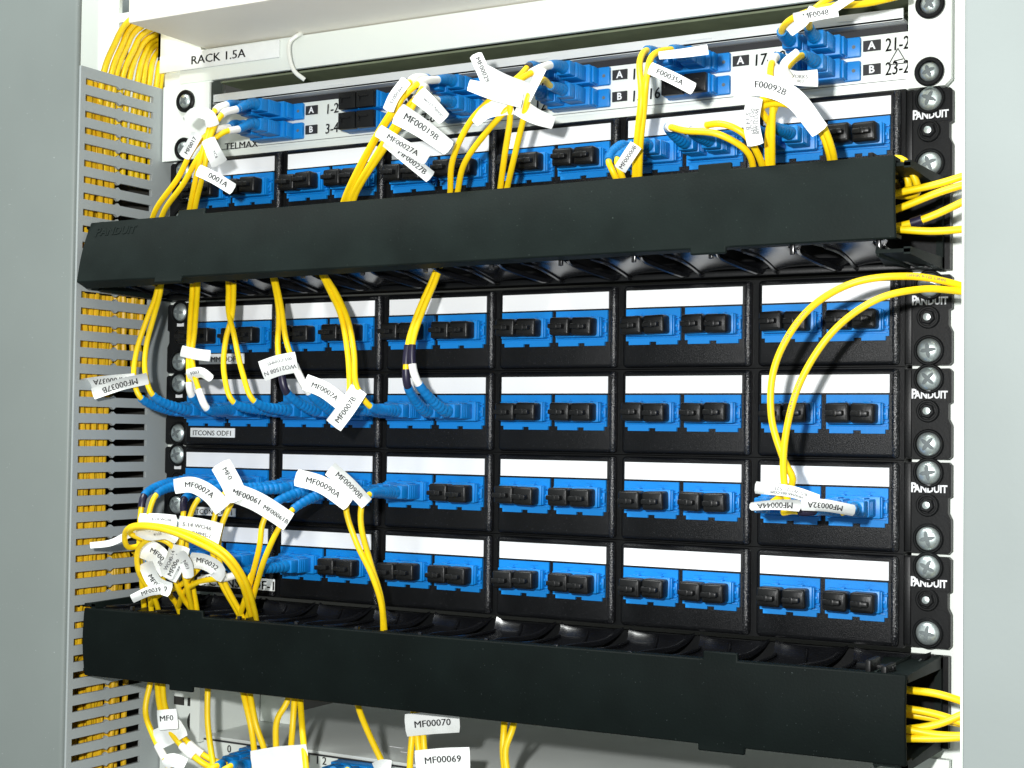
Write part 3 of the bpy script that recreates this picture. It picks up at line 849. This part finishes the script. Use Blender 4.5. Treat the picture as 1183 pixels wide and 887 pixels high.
G4 = 'yellow patch cords rising from the lower cable manager'
c = cord('cord with black sleeve under the leftmost boot of the MF00061 row', port(4, 0, 0), [(167, 572, -53), (163, 590, -56), (161, 625, -56), (163, 660, -50), (166, 694, -42), (168, 720, -36)], G4, sleeve='bsleeve', sl_len=9)
paper_tag(c, [(160, 604, -59), (182, 604, -60), (204, 606, -59)], 22, [('S-14 WO46', 0.6, 0.4, 4.5), ('COMMS-1', 0.6, -0.4, 4.5)], ink='greyink')
paper_tag(c, [(182, 612, -63), (150, 617, -66), (128, 627, -66), (104, 630, -63)], (9, 7))
c = cord('cord with bare yellow bend under the second boot of the MF00061 row', port(4, 0, 1), [(181, 571, -53), (173, 590, -56), (170, 628, -56), (171, 662, -50), (174, 694, -42), (176, 720, -36)], G4)
paper_tag(c, [(163, 632, -60), (180, 640, -61), (196, 660, -60)], 24, [('MF00', 0.45, 0.1, 8), ('0039', 0.75, -0.3, 6)], ink='ink')
paper_tag(c, [(152, 692, -66), (172, 683, -67), (190, 680, -64)], (10, 12), [('MF0039', 0.6, 0, 7)], ink='ink')
c = cord('cord with black sleeve under the third boot of the MF00061 row', port(4, 0, 2), [(213, 577, -53), (212, 595, -56), (207, 628, -57), (213, 662, -50), (220, 702, -42), (224, 725, -36)], G4, sleeve='bsleeve', sl_len=9)
paper_tag(c, [(206, 609, -61), (230, 612, -62), (255, 618, -61)], 27, [('S-14 WO46', 0.42, 0.3, 6.5), ('COMMS-1', 0.5, -0.35, 6.5)], ink='greyink')
c = cord('cord with bare yellow bend under the fourth boot of the MF00061 row', port(4, 0, 3), [(229, 577, -53), (220, 595, -56), (215, 628, -57), (220, 662, -50), (227, 702, -42), (230, 725, -36)], G4)
paper_tag(c, [(219, 647, -62), (236, 649, -64), (252, 660, -62), (247, 668, -60)], 18, [('MF0032', 0.45, 0.05, 8)])
c = cord('yellow cord dropping from the left end of the curled MF0007A tag', port(4, 1, 0), [(262, 568, -54), (250, 590, -58), (245, 625, -60), (252, 665, -54), (274, 706, -42), (284, 725, -36)], G4)
paper_tag(c, [(201, 562, -62), (222, 560, -65), (243, 571, -66), (258, 588, -62)], (17, 22), [('MF0007A', 0.45, 0.0, 9)])
c = cord('yellow cord dropping beside the short MF0 flag', port(4, 1, 1), [(275, 572, -54), (263, 590, -58), (253, 620, -60), (257, 665, -54), (278, 708, -42), (286, 725, -36)], G4)
paper_tag(c, [(254, 535, -62), (266, 556, -64), (276, 578, -62)], 24, [('MF0', 0.30, 0.1, 8.5)])
c = cord('yellow cord hanging from the middle of the long MF00061 tag', port(4, 1, 2), [(318, 581, -54), (304, 603, -60), (300, 630, -60), (290, 670, -52), (278, 708, -42), (272, 725, -36)], G4)
paper_tag(c, [(262, 566, -65), (296, 579, -67), (334, 603, -64)], 23, [('MF00061', 0.30, 0.05, 9.2), ('MF00061B', 0.78, -0.1, 7.6)])
c = cord('yellow cord hanging from the right end of the long MF00061 tag', port(4, 1, 3), [(339, 588, -54), (324, 607, -60), (308, 640, -60), (298, 670, -52), (288, 706, -42), (282, 725, -36)], G4)
c = cord('yellow cord dropping from the large MF00090A tag', port(4, 2, 0), [(407, 572, -54), (400, 585, -58), (411, 625, -58), (430, 665, -52), (441, 700, -45), (443, 735, -38)], G4)
paper_tag(c, [(341, 551, -62), (372, 560, -66), (404, 582, -62)], (20, 20), [('MF00090A', 0.48, 0.0, 9.5)])
c = cord('yellow cord dropping from the narrow MF00090B tag', port(4, 2, 1), [(427, 571, -54), (419, 580, -58), (417, 605, -58), (428, 650, -52), (440, 690, -46), (445, 735, -38)], G4)
paper_tag(c, [(381, 541, -62), (403, 560, -64), (424, 582, -60)], (18, 16), [('MF00090B', 0.5, 0.0, 9)])

G5 = 'cords and tags tangled over the left end of the lowest panel'
def loose(label, pts, group=None, r=1.6, material='yellow', sl=None):
    W_ = [at(*p) for p in pts]; P = resample(spline(W_), 2.5)
    t = thing('patch_lead', W_[0], label, 'patch cord', group)
    mk('cable', MB().tube(P, r, 12), M[material], t)
    if sl:
        for (px, py, y, L, mt) in sl:
            q = at(px, py, y); d = min(range(len(P)), key=lambda i: (P[i]-q).length); k = max(1, int(L/5))
            mk('sleeve', MB().tube(P[max(0, d-k):d+k+1], r+0.6, 12), M[mt], t)
    return t
loose('upper yellow cord of the big sideways loop over the tangle of tags', [(170, 628, -50), (148, 632, -62), (144, 618, -68), (152, 608, -72), (185, 608, -74), (228, 620, -74), (262, 640, -70), (282, 668, -60), (294, 705, -44), (297, 722, -36)], G5)
loose('lower yellow cord of the big sideways loop over the tangle of tags', [(200, 612, -58), (168, 622, -66), (150, 616, -70), (158, 609, -76), (190, 612, -77), (230, 628, -76), (258, 644, -70), (278, 672, -60), (288, 705, -44), (292, 722, -36)], G5)
c = cord('short yellow cord curving down under the grey printed rotated tag', port(5, 0, 0), [(172, 648, -54), (184, 656, -58), (189, 672, -54), (197, 688, -48), (204, 698, -42), (210, 715, -36)], G5)
paper_tag(c, [(192, 668, -64), (203, 648, -66), (208, 630, -63)], 24, [('WO40-14', 0.5, 0.5, 6), ('COM-01', 0.5, 0.0, 6), ('39-1B', 0.5, -0.5, 6)], ink='greyink')
c = cord('yellow cord with a white collar and a tag standing on end', port(5, 0, 1), [(198, 650, -54), (202, 668, -58), (207, 682, -54), (213, 693, -48), (221, 704, -42), (226, 718, -36)], G5, sleeve='sleeve', sl_len=14)
paper_tag(c, [(194, 668, -66), (203, 650, -67), (212, 632, -63)], 10, [('MF0081', 0.4, 0, 7.5, 0.01)])
paper_tag(c, [(167, 650, -60), (180, 674, -61), (198, 682, -61)], 17, [('MF0070', 0.6, -0.1, 8)])
c = cord('yellow cord passing behind the MF0032 tag', port(5, 0, 2), [(215, 655, -54), (216, 670, -55), (218, 685, -50), (224, 704, -42), (226, 720, -36)], G5)
c = cord('yellow cord behind the V of cords, its cyan boot nearly hidden', port(5, 0, 3), [(238, 648, -54), (222, 664, -56), (208, 676, -54), (180, 690, -46), (174, 700, -40)], G5)
paper_tag(c, [(228, 672, -56), (245, 667, -56), (262, 664, -56)], 10, [('MF0092', 0.45, 0, 7, 0.01)])
c = cord('yellow cord whose speckled blue boot lies over the big ODF label', port(5, 1, 0), [(272, 664, -54), (262, 667, -56), (230, 672, -56), (214, 682, -52), (206, 700, -42)], G5, sleeve='sleeve', sl_len=10)
c = cord('yellow cord crossing down behind the V of cords to its left slot', port(5, 1, 1), [(292, 662, -52), (288, 672, -52), (290, 690, -46), (292, 706, -40), (292, 722, -36)], G5)

c = loose('thin yellow cord looping once inside the tangle of tags at the lower left', [(206, 646, -58), (196, 628, -64), (178, 622, -68), (160, 634, -66), (160, 660, -60), (178, 690, -48), (186, 716, -38)], G5, 1.5)
paper_tag(c, [(158, 612, -70), (172, 618, -72), (192, 616, -70), (206, 622, -68)], (12, 15), [('9/125', 0.5, 0, 4)], ink='greyink')
c = loose('yellow cord standing upright between the tags at the lower left', [(211, 618, -62), (209, 640, -62), (214, 668, -58), (221, 700, -46), (224, 722, -38)], G5)
paper_tag(c, [(205, 640, -67), (215, 652, -68), (218, 668, -66)], (17, 12), [('N03', 0.5, 0, 6)], ink='greyink')
# right hand loop pair
c = cord('outer yellow cord of the tall loop, held by the upside down small print tag', port(4, 5, 0), [(889, 583, -52), (916, 556, -60), (905, 530, -64), (891, 480, -66), (896, 420, -66), (932, 360, -66), (985, 327, -66), (1050, 319, -58), (1100, 327, -44), (1135, 338, -34)], 'yellow loops hanging at the right end', printed=(95, 160, 205))
paper_tag(c, [(946, 578, -66), (915, 568, -68), (872, 563, -66)], (13, 14), [('B/S WO21 521', 0.45, -0.25, 6), ('MF0044A 003-COM', 0.5, 0.45, 4.5)], ink='greyink')
c = cord('inner yellow cord of the tall loop, ending at the MF00032A tag', port(4, 5, 1), [(918, 584, -54), (911, 581, -62), (905, 545, -66), (909, 495, -68), (926, 438, -68), (965, 380, -66), (1015, 345, -64), (1065, 334, -56), (1105, 336, -44), (1135, 340, -36)], 'yellow loops hanging at the right end', printed=(60, 200))
paper_tag(c, [(988, 590, -62), (955, 584, -66), (925, 582, -66)], (13, 15), [('MF00032A', 0.55, 0.0, 9)])
paper_tag(c, [(925, 584, -66), (897, 583, -66), (866, 585, -62)], (14, 9), [('MF00044A', 0.5, 0.0, 9)])
c = cord('stub cord with an empty blue boot behind the MF00032A tag', port(4, 5, 2), [(941, 590, -52), (930, 591, -54), (916, 590, -50), (905, 592, -46)], None, sleeve='bsleeve', sl_len=9)

c = cord('unused blue plug poking out beside the right tip of the MF00032A tag', port(4, 5, 3), [(984, 588, -36), (978, 590, -40), (972, 592, -42)], None)

# cords of the topmost panel, right side
GT = 'yellow cords dropping into the upper cable manager'
c = cord('yellow cord under the left of two small curled boots at the topmost panel', port(0, 4, 0), [(703, 186, -50), (708, 198, -50), (716, 216, -44), (722, 235, -38)], GT)
c = cord('yellow cord under the right of two small curled boots, with the MF00000B tag', port(0, 4, 1), [(713, 184, -50), (716, 196, -50), (722, 214, -44), (728, 235, -38)], GT)
paper_tag(c, [(716, 196, -57), (725, 182, -58), (735, 167, -57)], 15, [('MF00000B', 0.5, 0, 7, 0.006)])
c = cord('yellow cord leaving its dark boot through a white sleeve and bending down right', port(0, 4, 2), [(772, 147, -50), (792, 151, -62), (830, 155, -62), (864, 176, -52), (872, 210, -38)], GT, sleeve='sleeve', sl_len=8)
c = cord('yellow cord bending down beside the small print tag', port(0, 4, 3), [(800, 151, -52), (834, 143, -62), (860, 155, -60), (879, 186, -48), (884, 210, -38)], GT, sleeve='sleeve', sl_len=14)
c = cord('front yellow cord arching from under the MF00092B tag down to the cover', port(0, 5, 0), [(868, 140, -52), (876, 118, -60), (910, 114, -66), (945, 137, -62), (962, 175, -52), (964, 205, -38)], GT)
paper_tag(c, [(872, 112, -68), (868, 140, -68), (873, 168, -64)], 19, [('WO21468', 0.5, 0.5, 7), ('003-COM', 0.5, 0.0, 7), ('S-14 B', 0.5, -0.5, 7)], ink='greyink')
c = cord('rear yellow cord arching from under the MF00092B tag down to the cover', port(0, 5, 1), [(890, 143, -50), (880, 124, -58), (912, 121, -62), (944, 145, -58), (958, 178, -50), (960, 205, -38)], GT)

# cords of the top enclosure
def oport(i, j, k): return (ODX[i]+(-26.8, -14.2)[k], -3, (160.6, 148.9)[j])
c = cord('yellow cord from the upper left plug pair, its white sleeve curling over', oport(0, 0, 0), [(262, 121, -38), (249, 127, -46), (242, 148, -52), (230, 190, -52), (221, 232, -44), (215, 262, -36)], GT, sleeve='sleeve', sl_len=12)
paper_tag(c, [(228, 196, -60), (247, 205, -61), (270, 219, -60)], 14, [('0001A', 0.55, 0, 9)])
paper_tag(c, [(214, 140, -50), (224, 130, -54), (241, 133, -56), (246, 146, -54)], (10, 16))
c = cord('yellow cord from the upper left plug pair, running beside the 0001A tag', oport(0, 0, 1), [(274, 126, -37), (258, 131, -45), (244, 155, -52), (236, 195, -52), (227, 232, -44), (222, 262, -36)], GT, sleeve='sleeve', sl_len=10)
c = cord('yellow cord from the lower left plug pair, swinging out left past the duct', oport(0, 1, 0), [(264, 147, -37), (247, 151, -46), (226, 168, -52), (206, 205, -50), (180, 242, -44), (172, 268, -36)], GT, sleeve='sleeve', sl_len=12)
paper_tag(c, [(240, 160, -58), (248, 178, -60), (254, 190, -58)], (16, 20), [('YC4', 0.6, 0, 5)], ink='greyink')
paper_tag(c, [(212, 182, -58), (222, 165, -60), (228, 154, -58)], 13, [('MF0017', 0.5, 0, 6.5)])
c = cord('yellow cord from the lower left plug pair, innermost of the left swing', oport(0, 1, 1), [(276, 149, -36), (258, 153, -45), (234, 175, -52), (212, 212, -50), (190, 243, -44), (182, 268, -36)], GT, sleeve='sleeve', sl_len=10)
for n_, (pts, lab, tg) in enumerate([
    ([(492, 90, -37), (476, 92, -52), (462, 118, -60), (432, 165, -54), (405, 222, -44), (398, 250, -36)], 'yellow cord from the dense bundle, passing left of the MF00019B tag', None),
    ([(505, 92, -37), (484, 96, -52), (456, 124, -60), (426, 172, -54), (400, 224, -44), (392, 250, -36)], 'yellow cord from the dense bundle, outermost on its left edge', None),
    ([(493, 114, -37), (490, 100, -50), (474, 128, -60), (444, 172, -54), (412, 222, -44), (404, 250, -36)], 'yellow cord from the dense bundle, topped by the tall white sleeve', None),
    ([(506, 116, -37), (484, 112, -50), (466, 130, -58), (437, 175, -54), (408, 224, -44), (400, 250, -36)], 'yellow cord from the dense bundle, innermost and partly hidden', None)]):
    k, j = n_ % 2, n_//2
    c = cord(lab, oport(2, j, k), pts, GT, sleeve='sleeve', sl_len=18)
    if n_ == 0: 
        paper_tag(c, [(470, 92, -64), (455, 112, -66), (448, 128, -64)], 13, [('MF00015', 0.5, 0, 6)], ink='greyink')
        paper_tag(c, [(436, 150, -62), (462, 166, -64), (494, 184, -62)], 15, [('MF00027A', 0.5, 0, 9)])
    if n_ == 1: paper_tag(c, [(446, 162, -59), (470, 182, -61), (498, 205, -59)], 15, [('MF00027B', 0.58, 0, 9)])
    if n_ == 2: 
        paper_tag(c, [(482, 108, -66), (498, 122, -68), (514, 138, -66)], (22, 16), [('wo21 Nnnn', 0.55, 0.1, 6)], ink='greyink')
    if n_ == 3: paper_tag(c, [(458, 130, -70), (486, 147, -72), (520, 172, -69)], (26, 18), [('MF00019B', 0.44, 0.1, 10.5)])
c = cord('yellow cord of the four, leftmost, curving down from the MF00029 tag', oport(3, 0, 0), [(612, 76, -38), (600, 88, -52), (575, 108, -62), (545, 138, -58), (523, 185, -50), (520, 225, -40)], GT, sleeve='bsleeve', sl_len=6)
paper_tag(c, [(549, 62, -64), (558, 82, -66), (569, 108, -66)], 15, [('MF00029', 0.40, 0, 8)])
c = cord('yellow cord of the four, second, curving down left under the tag cluster', oport(3, 1, 0), [(612, 101, -38), (602, 110, -52), (586, 126, -62), (560, 155, -58), (536, 190, -50), (528, 225, -40)], GT)
paper_tag(c, [(547, 141, -60), (563, 128, -64), (592, 120, -64)], (13, 24))
c = cord('yellow cord of the four, third, dropping straight from the tag cluster', oport(3, 0, 1), [(636, 75, -36), (614, 84, -52), (592, 102, -64), (589, 140, -60), (583, 180, -52), (577, 225, -40)], GT, sleeve='sleeve', sl_len=18)
paper_tag(c, [(541, 98, -66), (570, 106, -69), (604, 112, -66)], (13, 26))
paper_tag(c, [(560, 82, -63), (585, 96, -65), (615, 108, -64)], (16, 22))
c = cord('yellow cord of the four, rightmost, dropping from a slanted white sleeve', oport(3, 1, 1), [(636, 99, -36), (626, 92, -52), (612, 108, -64), (604, 140, -60), (594, 182, -52), (584, 225, -40)], GT)
paper_tag(c, [(627, 78, -65), (616, 100, -66), (608, 116, -66)], 10)
paper_tag(c, [(598, 122, -62), (618, 134, -63), (640, 142, -60)], (22, 15))
c = cord('left of the long yellow cords crossing the white enclosure beside the 0035A tag', oport(4, 0, 0), [(747, 58, -38), (739, 72, -52), (741, 110, -60), (736, 160, -54), (733, 215, -40)], GT, sleeve=None)
c = cord('right of the long yellow cords, bent out of a horizontal white sleeve', oport(4, 0, 1), [(776, 57, -36), (754, 64, -52), (747, 90, -62), (744, 125, -58), (740, 165, -52), (738, 215, -40)], GT)
paper_tag(c, [(750, 78, -64), (775, 89, -66), (802, 103, -63)], 14.5, [('F00035A', 0.45, 0, 9)])
paper_tag(c, [(761, 64, -62), (790, 61, -62), (818, 57, -58)], (9, 12))
c = cord('yellow cord dropping straight to the cover from under the MF00092B tag', oport(5, 1, 0), [(896, 66, -38), (890, 84, -52), (893, 108, -60), (892, 150, -54), (892, 205, -40)], GT, sleeve='sleeve', sl_len=8)
paper_tag(c, [(846, 100, -70), (880, 98, -73), (915, 112, -72), (948, 152, -66)], (28, 22), [('F00092B', 0.36, 0, 10.5)])
paper_tag(c, [(912, 92, -64), (905, 76, -66), (922, 58, -62)], (12, 7))
c = cord('cord hidden behind the MF00092B tag, parallel to the straight drop', oport(5, 1, 1), [(926, 64, -36), (906, 84, -50), (897, 118, -58), (888, 150, -52), (888, 205, -40)], GT)
paper_tag(c, [(896, 82, -62), (920, 90, -64), (945, 90, -60)], (13, 20), [('WORKS', 0.55, 0.2, 6), ('003', 0.6, -0.4, 5)], ink='greyink')
c = cord('yellow cord leaving the frame over the topmost right plug', oport(5, 0, 0), [(903, 36, -37), (918, 20, -52), (955, 8, -50), (1000, 4, -40), (1045, -6, -30)], None)
paper_tag(c, [(917, 22, -58), (940, 17, -60), (968, 12, -58)], 14, [('MF0048', 0.5, 0, 9)])
paper_tag(c, [(912, 38, -60), (930, 24, -62), (940, 8, -58)], 10)
c = cord('yellow cord leaving the frame above the topmost right plug, nearer the panel', oport(5, 0, 1), [(935, 32, -34), (938, 14, -46), (955, 0, -44), (990, -16, -34)], None)
paper_tag(c, [(955, 16, -56), (975, 2, -56), (990, -8, -54)], 10)

# cords leaving the managers to the right
GR = 'yellow cords leaving the managers behind the right post'
EX = [([(1000, 232, -30), (1040, 222, -34), (1085, 212, -34), (1140, 194, -30)], 'uppermost of the yellow cords leaving the upper cover end towards the right post', []),
      ([(1000, 252, -32), (1040, 240, -36), (1085, 222, -36), (1140, 206, -32)], 'second yellow cord leaving the upper cover end towards the right post', []),
      ([(1000, 266, -34), (1040, 261, -38), (1075, 250, -38), (1140, 220, -32)], 'yellow cord with a black band leaving the upper cover end', [(1059, 256, -38, 9, 'bsleeve')]),
      ([(1000, 262, -40), (1040, 265, -44), (1080, 267, -42), (1140, 262, -36)], 'lowest yellow cord leaving the upper cover end, almost level', []),
      ([(1010, 190, -20), (1042, 184, -30), (1056, 204, -30), (1060, 222, -26), (1040, 226, -20), (1000, 216, -14)], 'yellow cord coiled just inside the upper cover end', []),
      ([(1010, 198, -16), (1040, 196, -24), (1050, 212, -24), (1045, 220, -20), (1000, 212, -12)], 'inner amber cord coiled inside the upper cover end', []),
      ([(1000, 790, -30), (1050, 797, -36), (1085, 802, -36), (1140, 820, -30)], 'uppermost yellow cord leaving the lower cover end', []),
      ([(1000, 815, -32), (1050, 819, -38), (1085, 826, -36), (1140, 846, -32)], 'second yellow cord leaving the lower cover end, sloping down', []),
      ([(1000, 846, -34), (1050, 842, -40), (1085, 836, -38), (1140, 812, -32)], 'yellow cord crossing upwards at the lower cover end', []),
      ([(1000, 840, -38), (1050, 843, -42), (1085, 849, -40), (1140, 850, -36)], 'yellow cord running almost level at the lower cover end', []),
      ([(1000, 853, -38), (1050, 853, -42), (1085, 853, -40), (1140, 850, -36)], 'lowest yellow cord leaving the lower cover end', []),
      ([(1000, 822, -26), (1050, 825, -32), (1080, 830, -30), (1140, 842, -26)], 'thin yellow cord behind the crossing at the lower cover end', [])]
for pts, lab, sl in EX: loose(lab, pts, GR, 1.7, sl=sl)

# cords below the lower manager
GB = 'yellow cords hanging below the lower cable manager'
BL_ = [([(184, 750, -30), (174, 788, -38), (168, 822, -42), (178, 852, -46), (192, 880, -50), (200, 900, -50)], 'leftmost yellow cord hanging below the lower cover, bowed left', [(188, 872, -48, 12, 'sleeve')]),
       ([(184, 750, -28), (182, 790, -38), (187, 825, -44), (205, 856, -48), (232, 880, -46), (250, 890, -40)], 'second yellow cord below the lower cover, passing under the MF tag', [(214, 868, -48, 12, 'sleeve')]),
       ([(192, 750, -28), (188, 790, -38), (192, 820, -42), (212, 852, -44), (238, 874, -42), (262, 884, -36)], 'third yellow cord below the lower cover, sweeping right', [(227, 865, -44, 10, 'sleeve')]),
       ([(242, 760, -30), (240, 797, -38), (240, 835, -40), (246, 880, -42), (250, 900, -42)], 'lone yellow cord hanging straight between the curved ones and the card', []),
       ([(276, 770, -30), (281, 800, -38), (290, 840, -42), (294, 870, -40), (294, 900, -36)], 'left yellow cord of the narrow V above the blank white card', []),
       ([(284, 770, -30), (289, 803, -38), (296, 838, -42), (306, 868, -40), (310, 900, -36)], 'right yellow cord of the narrow V above the blank white card', []),
       ([(340, 775, -30), (332, 810, -38), (320, 832, -42), (319, 866, -42), (320, 900, -42)], 'left yellow cord hanging into the blank white card', []),
       ([(342, 775, -30), (340, 810, -38), (338, 840, -42), (336, 870, -42), (336, 900, -42)], 'middle yellow cord hanging into the blank white card', []),
       ([(345, 775, -30), (347, 810, -38), (350, 850, -50), (354, 890, -54), (355, 905, -54)], 'yellow cord passing in front of the blank white card', []),
       ([(408, 790, -28), (415, 820, -34), (428, 852, -38), (442, 882, -40), (448, 900, -40)], 'yellow cord slanting right in front of the grey lid', []),
       ([(478, 820, -34), (476, 850, -40), (474, 875, -42), (473, 905, -42)], 'left yellow cord between the MF00070 and MF00069 cards', []),
       ([(482, 820, -34), (482, 850, -40), (485, 880, -42), (486, 905, -42)], 'middle yellow cord between the MF00070 and MF00069 cards', []),
       ([(487, 820, -34), (489, 850, -40), (491, 880, -42), (492, 905, -42)], 'right yellow cord between the MF00070 and MF00069 cards', []),
       ([(584, 815, -30), (582, 845, -38), (581, 868, -40), (585, 905, -42)], 'left yellow cord of the lone twisted pair right of the MF00069 card', []),
       ([(598, 815, -30), (592, 842, -38), (584, 866, -41), (588, 905, -42)], 'right yellow cord of the lone twisted pair right of the MF00069 card', [])]
BC = [loose(lab, pts, GB, 1.75, sl=sl) for pts, lab, sl in BL_]
paper_tag(BC[1], [(182, 832, -52), (192, 831, -54), (205, 830, -52)], 23, [('MF0', 0.45, 0.1, 9)])
paper_tag(BC[2], [(180, 855, -48), (195, 848, -49), (212, 838, -48)], 24)
paper_tag(BC[0], [(188, 882, -52), (200, 878, -53), (214, 884, -52)], 16)
paper_tag(BC[7], [(291, 884, -52), (320, 879, -53), (356, 876, -52)], 33)
paper_tag(BC[11], [(468, 838, -44), (499, 835, -45), (531, 833, -44)], 26, [('MF00070', 0.5, -0.05, 11)])
paper_tag(BC[12], [(480, 881, -50), (511, 878, -51), (543, 877, -50)], 28, [('MF00069', 0.5, 0.05, 11)])
paper_tag(BC[9], [(432, 887, -46), (442, 883, -46), (452, 884, -46)], 12)
for (X, z, k, p1, p2, lab) in ((-138.8, -224.8, 0, (252, 884, -50), (240, 890, -54), 'blue boot at the bottom left reaching the third hanging cord'),
                       (-138.8, -224.8, 1, (268, 884, -46), (255, 892, -50), 'blue boot at the bottom left beside the blank white card'),
                       (-71.3, -224.8, 0, (385, 890, -40), (372, 900, -42), 'blue boot at the bottom edge between the white cards, left one'),
                       (-71.3, -224.8, 1, (402, 888, -40), (392, 900, -42), 'blue boot at the bottom edge between the white cards, right one')):
    cord(lab, (X+(-26.8, -14.2)[k], -3, z), [p1, p2, (p2[0]-8, 915, -40)], 'blue plugs of the bottom enclosure')
print('objects', len(bpy.data.objects))
